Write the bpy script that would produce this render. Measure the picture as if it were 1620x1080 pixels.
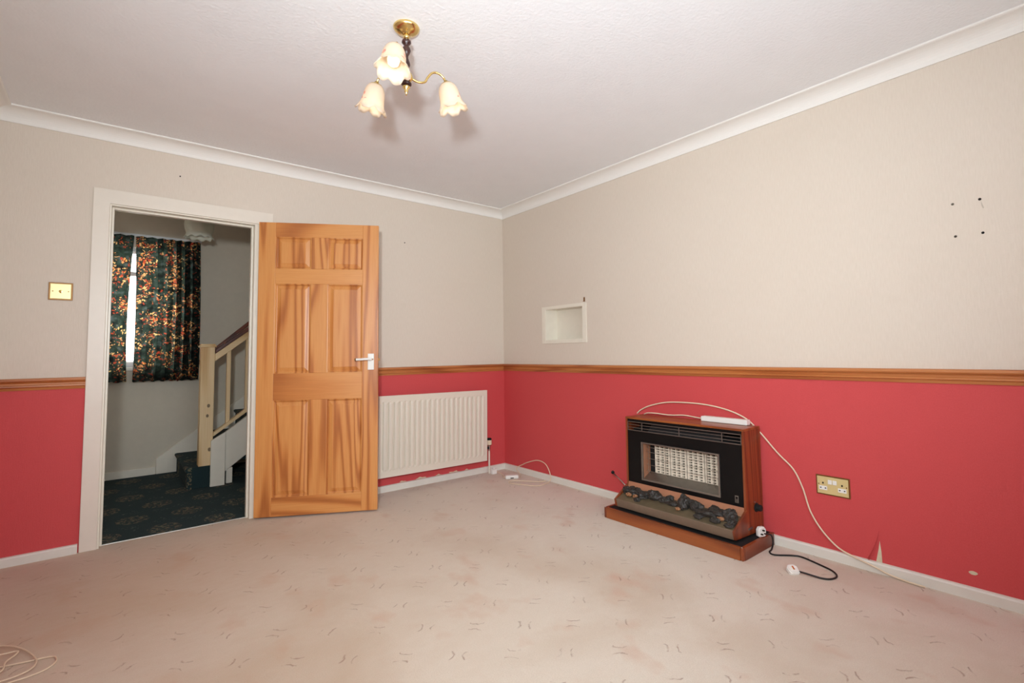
import bpy, bmesh, math, random
from mathutils import Vector, Matrix, noise
random.seed(4)
for o in list(bpy.data.objects): bpy.data.objects.remove(o)
SC = bpy.context.scene
COL = SC.collection

# ------------------------------------------------------------------ camera
F, CX, CY = 789.8, 844.1, 508.8                 # focal length / principal point, 1620 x 1080 frame
YAW, PITCH, ROLL = math.radians(39.963), math.radians(3.603), math.radians(-0.839)
CAM = Vector((-2.8212, -3.812, 1.0661))
fw = Vector((math.sin(YAW)*math.cos(PITCH), math.cos(YAW)*math.cos(PITCH), math.sin(PITCH)))
rt = fw.cross(Vector((0, 0, 1))).normalized(); up = rt.cross(fw)
rt, up = rt*math.cos(ROLL)+up*math.sin(ROLL), up*math.cos(ROLL)-rt*math.sin(ROLL)
cd = bpy.data.cameras.new('camera'); cam = bpy.data.objects.new('camera', cd); COL.objects.link(cam)
cd.sensor_width = 36; cd.lens = 36*F/1620
cd.shift_x = (810-CX)/1620; cd.shift_y = (CY-540)/1620
cd.clip_start = .02
cam.matrix_world = Matrix(((rt.x, up.x, -fw.x, CAM.x), (rt.y, up.y, -fw.y, CAM.y), (rt.z, up.z, -fw.z, CAM.z), (0, 0, 0, 1)))
SC.camera = cam
def pix(x, y, ax, val):
    """point of the plane (axis ax = val) seen at photo pixel x, y"""
    d = fw+rt*((x-CX)/F)-up*((y-CY)/F)
    return CAM+d*((val-CAM[ax])/d[ax])

# ------------------------------------------------------------------ world, lights, exposure
SC.view_settings.view_transform = 'Standard'; SC.view_settings.look = 'None'
SC.view_settings.gamma = 1; SC.view_settings.use_curve_mapping = False
SC.view_settings.exposure = -1.2
w = bpy.data.worlds.new('daylight'); SC.world = w; w.use_nodes = True
w.node_tree.nodes['Background'].inputs[0].default_value = (1, .98, .95, 1)
w.node_tree.nodes['Background'].inputs[1].default_value = 2.5
def lamp(name, kind, loc, energy, col, target=None, **kw):
    l = bpy.data.lights.new(name, kind); l.energy = energy; l.color = col
    for k, v in kw.items(): setattr(l, k, v)
    o = bpy.data.objects.new(name, l); COL.objects.link(o); o.location = loc
    if target is not None: o.rotation_euler = (Vector(target)-Vector(loc)).to_track_quat('-Z', 'Y').to_euler()
    return o
# soft fill added at an unseen rear window, aimed upwards; and the photographer's flash
lamp('window_fill', 'AREA', (-2.15, -4.56, 1.5), 98, (.82, .93, 1), (-2.15, 0, 3.6), shape='RECTANGLE', size=1.8, size_y=1.2)
lamp('camera_flash', 'SPOT', (-3.02, -3.80, 1.40), 600, (.86, .95, 1), (-.12, -.15, 1.55), spot_size=math.radians(112), spot_blend=1.0, shadow_soft_size=.07)
# daylight through the hall window (behind the curtains)
lamp('hall_daylight', 'AREA', (-2.8, 2.5, 1.6), 100, (1, .98, .94), (-2.8, 0, 1.4), shape='RECTANGLE', size=1.0, size_y=1.1)
# fill light added at the unseen end of the hall to brighten it
lamp('hall_fill', 'AREA', (-3.70, 1.1, 1.5), 8, (1, .93, .82), (0, 1.4, 1.2), shape='RECTANGLE', size=.7, size_y=1.2)

# ------------------------------------------------------------------ material helpers
def s2l(c): return tuple(((v/255)/12.92 if v/255 <= .04045 else ((v/255+.055)/1.055)**2.4) for v in c)+(1,)
class N:
    """tiny node-graph writer"""
    def __init__(s, name):
        s.m = bpy.data.materials.new(name); s.m.use_nodes = True; s.t = s.m.node_tree
        s.b = s.t.nodes['Principled BSDF']; s.out = s.t.nodes['Material Output']
    def n(s, typ, ins=None, **kw):
        nd = s.t.nodes.new(typ)
        for k, v in kw.items(): setattr(nd, k, v)
        for k, v in (ins or {}).items(): s.put(nd.inputs[k], v)
        return nd
    def put(s, sock, v):
        if hasattr(v, 'links'): s.t.links.new(v, sock)
        else: sock.default_value = v
    def math(s, op, a, b=0, c=0, clamp=False):
        nd = s.n('ShaderNodeMath', {0: a, 1: b, 2: c}, operation=op, use_clamp=clamp); return nd.outputs[0]
    def mix(s, f, a, b, mode='MIX'):
        nd = s.n('ShaderNodeMix', data_type='RGBA', blend_type=mode)
        s.put(nd.inputs[0], f); s.put(nd.inputs[6], a); s.put(nd.inputs[7], b); return nd.outputs[2]
    def coord(s, which='Object'): return s.n('ShaderNodeTexCoord').outputs[which]
    def pos(s): return s.n('ShaderNodeNewGeometry').outputs['Position']
    def xyz(s, v): nd = s.n('ShaderNodeSeparateXYZ', {0: v}); return nd.outputs
    def comb(s, x, y, z): return s.n('ShaderNodeCombineXYZ', {0: x, 1: y, 2: z}).outputs[0]
    def map(s, v, scale=(1, 1, 1), loc=(0, 0, 0)): return s.n('ShaderNodeMapping', {0: v, 1: loc, 3: scale}).outputs[0]
    def noise(s, v, scale, detail=3, rough=.55, dist=0):
        return s.n('ShaderNodeTexNoise', {'Vector': v, 'Scale': scale, 'Detail': detail, 'Roughness': rough, 'Distortion': dist}).outputs
    def ramp(s, f, *st):
        nd = s.n('ShaderNodeValToRGB', {0: f}); cr = nd.color_ramp
        while len(cr.elements) < len(st): cr.elements.new(.5)
        for e, (p, c) in zip(cr.elements, st): e.position = p; e.color = c
        return nd.outputs[0]
    def bump(s, h, dist, strength=1):
        nd = s.n('ShaderNodeBump', {'Height': h, 'Distance': dist, 'Strength': strength}); s.put(s.b.inputs['Normal'], nd.outputs[0])
    def set(s, **kw):
        for k, v in kw.items(): s.put(s.b.inputs[k.replace('_', ' ')], v)
        return s
def plain(name, rgb, rough=.5, metal=0, var=0, scale=20, bump=0, bscale=200, **kw):
    g = N(name); c = s2l(rgb)
    if var:
        f = g.noise(g.coord(), scale, 3)[0]
        c = g.mix(f, tuple(v*(1-var) for v in c[:3])+(1,), tuple(min(1, v*(1+var)) for v in c[:3])+(1,))
    g.set(Base_Color=c, Roughness=rough, Metallic=metal, **kw)
    if bump: g.bump(g.noise(g.coord(), bscale, 2)[0], bump)
    return g.m
B4 = lambda v: (v, v, v, 1)

def m_wall(name, low=True):
    g = N(name); p = g.pos(); x, y, z = g.xyz(p)
    h = g.math('ADD', x, y)
    st = g.comb(g.math('MULTIPLY', h, 1), g.math('MULTIPLY', z, .12), 0)
    streak = g.noise(st, 190, 3, .6)[0]
    blot = g.noise(p, 1.3, 3)[0]
    cream = g.mix(streak, s2l((212, 199, 184)), s2l((226, 214, 201)))
    cream = g.mix(g.math('MULTIPLY', blot, .35), cream, s2l((210, 192, 172)))
    weave = g.noise(g.comb(g.math('MULTIPLY', h, 1), g.math('MULTIPLY', z, .5), 0), 260, 2)[0]
    red = g.mix(weave, s2l((200, 68, 70)), s2l((212, 80, 82)))
    red = g.mix(g.math('MULTIPLY', blot, .25), red, s2l((192, 62, 62)))
    if low: g.set(Base_Color=g.mix(g.math('LESS_THAN', z, .937), cream, red), Roughness=.72)
    else: g.set(Base_Color=cream, Roughness=.75)
    g.bump(g.math('ADD', streak, g.math('MULTIPLY', weave, .6)), .0012, .5)
    return g.m
def m_wood(name, axis, dark, mid, light, rough=.35, scale=1.0, knots=False, coat=.25):
    """long-grained wood, grain along the object axis given (0 x, 1 y, 2 z)"""
    g = N(name); inf = g.n('ShaderNodeObjectInfo').outputs['Random']
    v = g.coord(); off = g.math('MULTIPLY', inf, 13.7)
    c = list(g.xyz(v)); c = [g.math('ADD', q, off) for q in c]
    long = g.math('MULTIPLY', c[axis], .07)
    a, b = [c[i] for i in range(3) if i != axis]
    vec = g.comb(a, b, long)
    warp = g.noise(g.comb(a, g.math('MULTIPLY', b, .3), long), 4.2*scale, 2, .45)[0]
    rings = g.math('SINE', g.math('MULTIPLY', g.math('ADD', warp, g.math('ADD', g.math('MULTIPLY', a, .8), g.math('MULTIPLY', b, .25))), 74*scale))
    rings = g.math('SUBTRACT', g.math('MULTIPLY', g.math('POWER', g.math('MULTIPLY', g.math('ADD', rings, 1), .5), 2.6), 2), 1)
    fine = g.noise(g.comb(a, b, g.math('MULTIPLY', c[axis], .03)), 160*scale, 3, .6)[0]
    t = g.math('ADD', g.math('MULTIPLY', g.math('ADD', rings, 1), .30), g.math('MULTIPLY', fine, .45), clamp=True)
    col = g.ramp(t, (.15, s2l(light)), (.42, s2l(mid)), (.85, s2l(dark)))
    tone = g.noise(vec, 3.5*scale, 3)[0]
    col = g.mix(g.math('MULTIPLY', tone, .35), col, s2l(mid), 'MIX')
    if knots:
        vo = g.n('ShaderNodeTexVoronoi', {'Vector': g.comb(a, b, g.math('MULTIPLY', c[axis], .7)), 'Scale': 7.5}).outputs['Distance']
        k = g.math('LESS_THAN', vo, .085)
        col = g.mix(g.math('MULTIPLY', k, .8), col, s2l((70, 42, 22)))
    g.set(Base_Color=col, Roughness=rough, Coat_Weight=coat*.5, Coat_Roughness=.35)
    g.bump(t, .0004, .4)
    return g.m
def m_carpet():
    g = N('beige_carpet'); p = g.pos(); x, y, z = g.xyz(p)
    U, V = .303, .237
    def cell(off):
        u = g.math('SUBTRACT', g.math('FRACT', g.math('ADD', g.math('DIVIDE', g.math('ADD', x, .19), U), off)), .5)
        v = g.math('SUBTRACT', g.math('FRACT', g.math('ADD', g.math('DIVIDE', g.math('ADD', y, 2.81), V), off)), .5)
        u = g.math('MULTIPLY', u, U); v = g.math('MULTIPLY', v, V)
        return g.math('MULTIPLY', g.math('ADD', u, v), .7071), g.math('MULTIPLY', g.math('SUBTRACT', u, v), .7071)
    wob = g.math('MULTIPLY', g.math('SUBTRACT', g.noise(p, 38, 3)[0], .5), .022)
    brk = g.noise(p, 26, 2)[0]
    def mark(al, ac):
        al = g.math('ADD', al, wob)
        lim = g.math('ADD', .017, g.math('MULTIPLY', g.math('MULTIPLY', al, al), 12))
        d = g.math('ABSOLUTE', g.math('SUBTRACT', g.math('ABSOLUTE', g.math('ADD', ac, wob)), lim))
        on = g.math('SUBTRACT', 1, g.math('DIVIDE', d, .0046), clamp=True)
        return g.math('MULTIPLY', on, g.math('LESS_THAN', g.math('ABSOLUTE', al), .026))
    s1, d1 = cell(.5); s2, d2 = cell(0)
    mk = g.math('MAXIMUM', mark(d1, s1), mark(s2, d2))
    mk = g.math('MULTIPLY', mk, g.math('MULTIPLY', g.math('SUBTRACT', brk, .36, clamp=True), 5, clamp=True))
    pile = g.noise(p, 230, 3, .75)[0]
    med = g.noise(g.map(p, (1, 1.6, 1)), 16, 3, .6)[0]
    big = g.noise(p, 1.15, 4, .55, .4)[0]
    spot = g.noise(g.map(p, (1.5, 1, 1), (3.1, 7.7, 0)), 3.4, 3, .5)[0]
    col = g.mix(pile, s2l((190, 176, 159)), s2l((240, 230, 217)))
    col = g.mix(g.math('MULTIPLY', med, .45), col, s2l((206, 186, 166)))
    col = g.mix(g.ramp(big, (.46, B4(0)), (.72, B4(.55))), col, s2l((178, 150, 122)))
    col = g.mix(g.ramp(spot, (.58, B4(0)), (.74, B4(.55))), col, s2l((196, 150, 124)))
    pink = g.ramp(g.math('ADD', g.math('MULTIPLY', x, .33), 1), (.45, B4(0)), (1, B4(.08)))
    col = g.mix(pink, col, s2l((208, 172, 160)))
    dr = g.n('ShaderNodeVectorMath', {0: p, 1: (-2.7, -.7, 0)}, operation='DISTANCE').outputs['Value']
    warm_shade = g.math('MULTIPLY', g.ramp(g.math('ADD', g.math('MULTIPLY', dr, .42), g.math('MULTIPLY', g.math('SUBTRACT', med, .5), .5)), (.05, B4(.62)), (.95, B4(0))), 1)
    col = g.mix(warm_shade, col, s2l((186, 150, 116)))  # warm, dimmer light around the doorway put into the carpet colour
    col = g.mix(g.math('MULTIPLY', mk, .58), col, s2l((128, 84, 58)))
    g.set(Base_Color=col, Roughness=.95, Sheen_Weight=.15)
    g.bump(g.math('ADD', g.math('SUBTRACT', g.math('ADD', g.math('MULTIPLY', pile, .5), med), mk), 0), .004, .45)
    return g.m
def m_hallcarpet():
    g = N('dark_green_patterned_carpet'); p = g.pos(); x, y, z = g.xyz(p)
    u = g.math('DIVIDE', x, .30); v = g.math('DIVIDE', y, .34)
    row = g.math('MULTIPLY', g.math('FLOOR', v), .5)
    fu = g.math('SUBTRACT', g.math('FRACT', g.math('ADD', u, row)), .5); fv = g.math('SUBTRACT', g.math('FRACT', v), .5)
    r = g.math('SQRT', g.math('ADD', g.math('MULTIPLY', fu, fu), g.math('MULTIPLY', fv, fv)))
    n = g.noise(p, 42, 3, .7)[0]
    med = g.math('MULTIPLY', g.math('LESS_THAN', r, .30), g.math('GREATER_THAN', n, .53))
    sm = g.math('MULTIPLY', g.math('GREATER_THAN', r, .52), g.math('GREATER_THAN', n, .60))
    c = g.mix(g.noise(p, 300, 2)[0], s2l((14, 30, 32)), s2l((30, 56, 58)))
    c = g.mix(g.math('MULTIPLY', med, .5), c, g.mix(g.noise(p, 25, 2)[0], s2l((150, 84, 60)), s2l((150, 160, 120))))
    c = g.mix(g.math('MULTIPLY', sm, .5), c, s2l((120, 130, 110)))
    g.set(Base_Color=c, Roughness=.95); g.bump(g.noise(p, 400, 2)[0], .003, .5)
    return g.m
def m_curtain():
    g = N('floral_curtain_cloth'); v = g.coord(); x, y, z = g.xyz(v)
    q = g.comb(x, z, 0)
    wq = g.n('ShaderNodeVectorMath', {0: q, 1: g.n('ShaderNodeVectorMath', {0: g.noise(q, 14, 3)[1], 1: (.09, .09, .09)}, operation='MULTIPLY').outputs[0]}, operation='ADD').outputs[0]
    vo = g.n('ShaderNodeTexVoronoi', {'Vector': wq, 'Scale': 58}); d = vo.outputs['Distance']
    sel = g.noise(q, 8, 3)[0]
    rnd = g.xyz(vo.outputs['Color'])[0]
    fl = g.math('MULTIPLY', g.math('LESS_THAN', d, .48), g.math('GREATER_THAN', g.math('ADD', sel, g.math('MULTIPLY', rnd, .25)), .64))
    pet = g.ramp(rnd, (.1, s2l((150, 40, 28))), (.4, s2l((190, 120, 62))), (.6, s2l((214, 184, 122))), (.85, s2l((142, 56, 38))))
    gr = g.ramp(g.noise(q, 22, 3)[0], (.35, s2l((20, 22, 24))), (.55, s2l((38, 52, 44))), (.7, s2l((66, 74, 76))))
    c = g.mix(fl, gr, pet)
    g.set(Base_Color=c, Roughness=.9)
    tr = g.n('ShaderNodeBsdfTranslucent', {0: c}); mx = g.n('ShaderNodeMixShader', {0: .6, 1: g.b.outputs[0], 2: tr.outputs[0]})
    g.t.links.new(mx.outputs[0], g.out.inputs[0])
    return g.m
def m_glass(name, rgb, flower=True, translucent=.55, emis=0):
    g = N(name); v = g.coord(); c = s2l(rgb)
    if flower:
        vo = g.n('ShaderNodeTexVoronoi', {'Vector': v, 'Scale': 26}); k = g.math('LESS_THAN', vo.outputs['Distance'], .27)
        k = g.math('MULTIPLY', k, g.math('GREATER_THAN', g.noise(v, 60, 2)[0], .42))
        z = g.xyz(v)[2]; band = g.math('MULTIPLY', g.math('GREATER_THAN', z, -.075), g.math('LESS_THAN', z, -.03))
        c = g.mix(g.math('MULTIPLY', g.math('MULTIPLY', k, band), .6), c, s2l((226, 130, 120)))
    g.set(Base_Color=c, Roughness=.25, Coat_Weight=.4)
    tr = g.n('ShaderNodeBsdfTranslucent', {0: c}); mx = g.n('ShaderNodeMixShader', {0: translucent, 1: g.b.outputs[0], 2: tr.outputs[0]})
    g.t.links.new(mx.outputs[0], g.out.inputs[0])
    return g.m
def m_emit(name, rgb, st):
    g = N(name); g.set(Base_Color=s2l(rgb), Emission_Color=s2l(rgb), Emission_Strength=st); return g.m

PINE = ((164, 92, 40), (202, 130, 66), (218, 154, 88))
TEAK = ((98, 40, 16), (126, 56, 26), (146, 72, 34))
M = dict(
    wall=m_wall('cream_over_red_wallpaper'), hallwall=plain('hall_wallpaper', (212, 202, 184), .8, var=.05, bump=.0006),
    ceil=plain('white_artex_ceiling', (240, 240, 241), .9, var=.03, scale=6, bump=.002, bscale=70),
    white=plain('white_gloss_paint', (232, 224, 208), .35, var=.04), skirt=plain('white_skirting_paint', (226, 222, 212), .45, var=.06, scale=9),
    cove=plain('white_coving_paint', (238, 234, 228), .75), archi=plain('cream_gloss_paint', (228, 218, 204), .4, var=.03),
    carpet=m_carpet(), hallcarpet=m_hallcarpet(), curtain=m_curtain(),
    doorv=m_wood('varnished_pine_upright', 2, *PINE), doorh=m_wood('varnished_pine_level', 0, *PINE),
    dadox=m_wood('stained_dado_rail_x', 0, (150, 78, 36), (180, 106, 54), (196, 126, 70), .4), dadoy=m_wood('stained_dado_rail_y', 1, (150, 78, 36), (180, 106, 54), (196, 126, 70), .4),
    teakz=m_wood('teak_veneer_upright', 2, *TEAK), teaky=m_wood('teak_veneer_level', 1, (112, 52, 22), (142, 72, 32), (162, 90, 44)),
    rawz=m_wood('bare_pine_upright', 2, (196, 150, 96), (222, 188, 138), (234, 206, 162), .6, .7, True, 0), rawx=m_wood('bare_pine_level', 0, (196, 150, 96), (222, 188, 138), (234, 206, 162), .6, .7, False, 0),
    mahog=m_wood('dark_handrail', 0, (60, 22, 12), (98, 42, 24), (126, 60, 34), .35),
    rad=plain('radiator_enamel', (226, 216, 200), .4), black=plain('black_enamel', (9, 9, 10), .45, Specular_IOR_Level=.25), matt=plain('matt_black', (14, 14, 15), .8),
    chrome=plain('dull_chrome', (190, 186, 180), .28, 1), steel=plain('brushed_steel', (150, 146, 140), .35, .9, var=.15, scale=30),
    ceramic=plain('fired_clay_radiant', (222, 210, 192), .85, var=.12, scale=60), pinkplate=plain('coppered_plate', (186, 130, 100), .45, .3, var=.1),
    tray=plain('tarnished_tray', (120, 106, 82), .5, .5, var=.35, scale=14), coal=plain('painted_coal', (50, 46, 42), .5, var=.85, scale=28, bump=.006, bscale=70),
    ember=plain('ember_paint', (150, 104, 70), .6, var=.7, scale=40), lip=plain('tray_lip_metal', (140, 122, 104), .45, .5, var=.15),
    brass=plain('polished_brass', (232, 204, 136), .22, 1), brassplate=plain('brass_faceplate', (226, 208, 150), .35, .35, var=.06, scale=14), browned=plain('aged_brass_edge', (132, 92, 48), .4, .6),
    plastic=plain('white_plastic', (236, 234, 228), .35), cream=plain('cream_cable', (226, 206, 178), .45), blackcable=plain('black_cable', (18, 16, 16), .45),
    darkwood=plain('dark_turned_wood', (58, 30, 26), .3), bare=plain('bare_plaster', (214, 204, 176), .9, var=.12, scale=60),
    shade=m_glass('painted_shade_glass', (240, 228, 212)), hallshade=m_glass('opal_glass', (244, 244, 232), False, .4),
    bulb=m_emit('lit_bulb', (255, 238, 206), 2.6), upvc=plain('white_window_frame', (232, 234, 236), .35), rubber=plain('dark_hole', (40, 30, 22), .9),
    glass=None, teakx=m_wood('teak_veneer_side', 0, *TEAK), deflector=plain('dark_steel', (62, 64, 66), .5, .6))
gg = N('window_glass'); gg.set(Base_Color=(1, 1, 1, 1), Roughness=0, Transmission_Weight=1, IOR=1.0); M['glass'] = gg.m

# ------------------------------------------------------------------ mesh helpers
def obj(name, bm, mat, parent=None, loc=(0, 0, 0), bevel=0, smooth=False, seg=2):
    if isinstance(bm, bmesh.types.BMesh):
        bmesh.ops.recalc_face_normals(bm, faces=bm.faces)
        me = bpy.data.meshes.new(name); bm.to_mesh(me); bm.free()
    else: me = bm
    me.materials.append(M[mat] if isinstance(mat, str) else mat) if not me.materials else None
    o = bpy.data.objects.new(name, me); COL.objects.link(o); o.location = loc
    if parent: o.parent = parent
    if smooth:
        for p in me.polygons: p.use_smooth = True
    if bevel:
        b = o.modifiers.new('bevel', 'BEVEL'); b.width = bevel; b.segments = seg; b.limit_method = 'ANGLE'; b.harden_normals = False
    return o
def box(bm, x0, x1, y0, y1, z0, z1):
    v = [bm.verts.new((x, y, z)) for x in (x0, x1) for y in (y0, y1) for z in (z0, z1)]
    for f in ((0, 1, 3, 2), (4, 6, 7, 5), (0, 4, 5, 1), (2, 3, 7, 6), (0, 2, 6, 4), (1, 5, 7, 3)): bm.faces.new([v[i] for i in f])
def boxes(*L):
    bm = bmesh.new()
    for a in L: box(bm, *a)
    return bm
def prism(pts, ax, a0, a1, bm=None):
    """polygon pts (2-D, in the two other axes in order) extruded along axis ax"""
    bm = bm or bmesh.new()
    def P(p, a):
        q = list(p); q.insert(ax, a); return q
    r0 = [bm.verts.new(P(p, a0)) for p in pts]; r1 = [bm.verts.new(P(p, a1)) for p in pts]
    n = len(pts); bm.faces.new(r0); bm.faces.new(r1[::-1])
    for i in range(n): bm.faces.new((r0[i], r0[(i+1) % n], r1[(i+1) % n], r1[i]))
    return bm
def lathe(prof, seg=24, bm=None, ang=None):
    bm = bm or bmesh.new(); rings = []
    for r, z in prof:
        rings.append([bm.verts.new((r*math.cos(2*math.pi*i/seg), r*math.sin(2*math.pi*i/seg), z)) for i in range(seg)] if r > 1e-6 else [bm.verts.new((0, 0, z))])
    for a, b in zip(rings, rings[1:]):
        for i in range(seg):
            j = (i+1) % seg
            if len(a) == 1 and len(b) == 1: continue
            if len(a) == 1: bm.faces.new((a[0], b[j], b[i]))
            elif len(b) == 1: bm.faces.new((a[i], a[j], b[0]))
            else: bm.faces.new((a[i], a[j], b[j], b[i]))
    return bm
def spline(pts, n=8):
    P = [Vector(p) for p in pts]; out = []
    for i in range(len(P)-1):
        a, b, c, d = P[max(0, i-1)], P[i], P[i+1], P[min(len(P)-1, i+2)]
        for k in range(n):
            t = k/n; out.append(.5*((2*b)+(c-a)*t+(2*a-5*b+4*c-d)*t*t+(3*b-a-3*c+d)*t**3))
    return out+[P[-1]]
def tube(pts, r, seg=8, bm=None, n=8, smooth=True):
    bm = bm or bmesh.new(); P = spline(pts, n) if smooth else [Vector(p) for p in pts]; rings = []
    ref = Vector((0, 0, 1)); T0 = (P[1]-P[0]).normalized()
    if abs(T0.dot(ref)) > .9: ref = Vector((1, 0, 0))
    U = (ref-T0*ref.dot(T0)).normalized()
    for i, p in enumerate(P):
        T = (P[min(i+1, len(P)-1)]-P[max(i-1, 0)]).normalized(); U = (U-T*U.dot(T)).normalized(); W = T.cross(U)
        rr = r(i/(len(P)-1)) if callable(r) else r
        rings.append([bm.verts.new(p+(U*math.cos(2*math.pi*k/seg)+W*math.sin(2*math.pi*k/seg))*rr) for k in range(seg)])
    for a, b in zip(rings, rings[1:]):
        for k in range(seg): bm.faces.new((a[k], a[(k+1) % seg], b[(k+1) % seg], b[k]))
    bm.faces.new(rings[0][::-1]); bm.faces.new(rings[-1])
    return bm
def cyl(p0, p1, r, seg=16, bm=None): return tube([p0, p1], r, seg, bm, smooth=False)
def thing(name, label=None, cat=None, loc=(0, 0, 0), rot=(0, 0, 0), group=None, kind=None):
    o = bpy.data.objects.new(name, None); COL.objects.link(o); o.location = loc; o.rotation_euler = rot; o.empty_display_size = .05
    return tag(o, label, cat, group, kind)
def tag(o, label=None, cat=None, group=None, kind=None):
    for k, v in (('label', label), ('category', cat), ('group', group), ('kind', kind)):
        if v: o[k] = v
    return o
def struct(o, label=None, cat=None): return tag(o, label, cat, None, 'structure')

# ------------------------------------------------------------------ room shell
XL, YR, H = -3.37, -4.60, 2.425
T = .12
DX0, DX1, DZ = -2.886, -2.084, 1.998           # hole in the back wall for the door lining
NY0, NY1, NZ0, NZ1, ND = -1.052, -.610, 1.172, 1.436, .13    # recess in the right wall
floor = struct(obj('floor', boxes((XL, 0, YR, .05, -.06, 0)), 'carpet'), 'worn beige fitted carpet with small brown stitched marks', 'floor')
ceil = struct(obj('ceiling', boxes((XL-T, .3, YR-T, T, H, H+.08)), 'ceil'), 'white stippled ceiling', 'ceiling')
wb = struct(obj('wall_back', boxes((XL-T, DX0, 0, T, -.06, H), (DX1, .3, 0, T, -.06, H), (DX0, DX1, 0, T, DZ, H)), 'wall'), 'cream over red papered wall with the open doorway', 'wall')
wr = struct(obj('wall_right', boxes((0, .3, YR-T, NY0, -.06, H), (0, .3, NY1, 0, -.06, H), (0, .3, NY0, NY1, -.06, NZ0), (0, .3, NY0, NY1, NZ1, H), (ND, .3, NY0, NY1, NZ0, NZ1)), 'wall'), 'cream over red papered wall behind the gas fire', 'wall')
wl = struct(obj('wall_left', boxes((XL-T, XL, YR-T, 0, -.06, H)), 'wall'), 'cream over red papered side wall', 'wall')
WX0, WX1, WZ0, WZ1 = -3.1, -1.2, .88, 2.12       # unseen window behind the camera, added to carry the fill light
wre = struct(obj('wall_rear', boxes((XL, WX0, YR-T, YR, -.06, H), (WX1, 0, YR-T, YR, -.06, H), (WX0, WX1, YR-T, YR, -.06, WZ0), (WX0, WX1, YR-T, YR, WZ1, H)), 'wall'), 'papered wall with the added rear window', 'wall')
wn = thing('window_1', 'added white framed window in the rear wall, out of view', 'window', (0, 0, 0), kind='structure')
obj('window_frame', boxes((WX0, WX1, YR-.09, YR-.04, WZ0, WZ0+.05), (WX0, WX1, YR-.09, YR-.04, WZ1-.05, WZ1), (WX0, WX0+.05, YR-.09, YR-.04, WZ0+.05, WZ1-.05), (WX1-.05, WX1, YR-.09, YR-.04, WZ0+.05, WZ1-.05), (-2.18, -2.12, YR-.09, YR-.04, WZ0+.05, WZ1-.05)), 'upvc', wn, bevel=.004)
for a, b in ((WX0+.05, -2.18), (-2.12, WX1-.05)): obj('pane', boxes((a, b, YR-.07, YR-.064, WZ0+.05, WZ1-.05)), 'glass', wn)

# mitred runs of profile along the walls; profile = (distance off wall, z)
def run(name, side, prof, a0, a1, mat, m0, m1, label, cat):
    """side back/right/left/rear; m0, m1: +1 inside mitre at that end"""
    bm = bmesh.new()
    def P(a, d, z, s, m):
        a = a+s*m*d
        return {'back': (a, -d, z), 'right': (-d, a, z), 'left': (XL+d, a, z), 'rear': (a, YR+d, z)}[side]
    r0 = [bm.verts.new(P(a0, d, z, 1, m0)) for d, z in prof]; r1 = [bm.verts.new(P(a1, d, z, -1, m1)) for d, z in prof]
    n = len(prof); bm.faces.new(r0); bm.faces.new(r1[::-1])
    for i in range(n): bm.faces.new((r0[i], r0[(i+1) % n], r1[(i+1) % n], r1[i]))
    return struct(obj(name, bm, mat), label, cat)
R_ = .075
cove = [(0, H), (0, 2.352), (.007, 2.352), (.009, 2.360)]+[(.009+R_-R_*math.cos(t*math.pi/16)*1.0, 2.360+.055*math.sin(t*math.pi/16)) for t in range(1, 8)]+[(.084, 2.415), (.090, 2.418), (.090, H)]
dado = [(0, .970), (.020, .970), (.029, .966), (.031, .957), (.027, .951), (.017, .947), (.013, .941), (.013, .936), (.018, .932), (.018, .924), (.010, .919), (.008, .913), (.006, .906), (0, .906)]
sk = [(0, -.02), (.016, -.02), (.016, .040), (.012, .048), (0, .050)]
for i, (sd, a0, a1) in enumerate((('back', XL, 0), ('right', YR, 0), ('left', YR, 0), ('rear', XL, 0))):
    run('trim_%d' % (i+1), sd, cove, a0, a1, 'cove', 1, 1, 'white plaster coving along the %s wall' % {'back': 'doorway', 'right': 'gas fire', 'left': 'side', 'rear': 'window'}[sd], 'coving')
AX0, AX1, AZ = -2.945, -2.001, 2.065            # architrave outside
for nm, sd, a0, a1, m0, m1, mt, lb in (('trim_5', 'back', XL, AX0, 1, 0, 'dadox', 'brown wooden dado rail beside the light switch'), ('trim_6', 'back', AX1, 0, 0, 1, 'dadox', 'brown wooden dado rail above the radiator'),
                                   ('trim_7', 'right', YR, 0, 1, 1, 'dadoy', 'long brown wooden dado rail above the gas fire'), ('trim_8', 'left', YR, 0, 1, 1, 'dadoy', 'brown wooden dado rail on the side wall'), ('trim_9', 'rear', XL, 0, 1, 1, 'dadox', 'brown wooden dado rail under the window')):
    run(nm, sd, dado, a0, a1, mt, m0, m1, lb, 'dado rail')
for nm, sd, a0, a1, m0, m1, lb in (('baseboard_back', 'back', AX1, 0, 0, 1, 'low white skirting board under the radiator'), ('baseboard_back_left', 'back', XL, AX0-.006, 1, 0, 'low scuffed white skirting board below the light switch'),
                               ('baseboard_right', 'right', YR, 0, 1, 1, 'low white skirting board along the gas fire wall'), ('baseboard_left', 'left', YR, 0, 1, 1, 'white skirting board on the side wall'), ('baseboard_rear', 'rear', XL, 0, 1, 1, 'white skirting board under the window')):
    run(nm, sd, sk, a0, a1, 'skirt', m0, m1, lb, 'skirting board')

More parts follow.
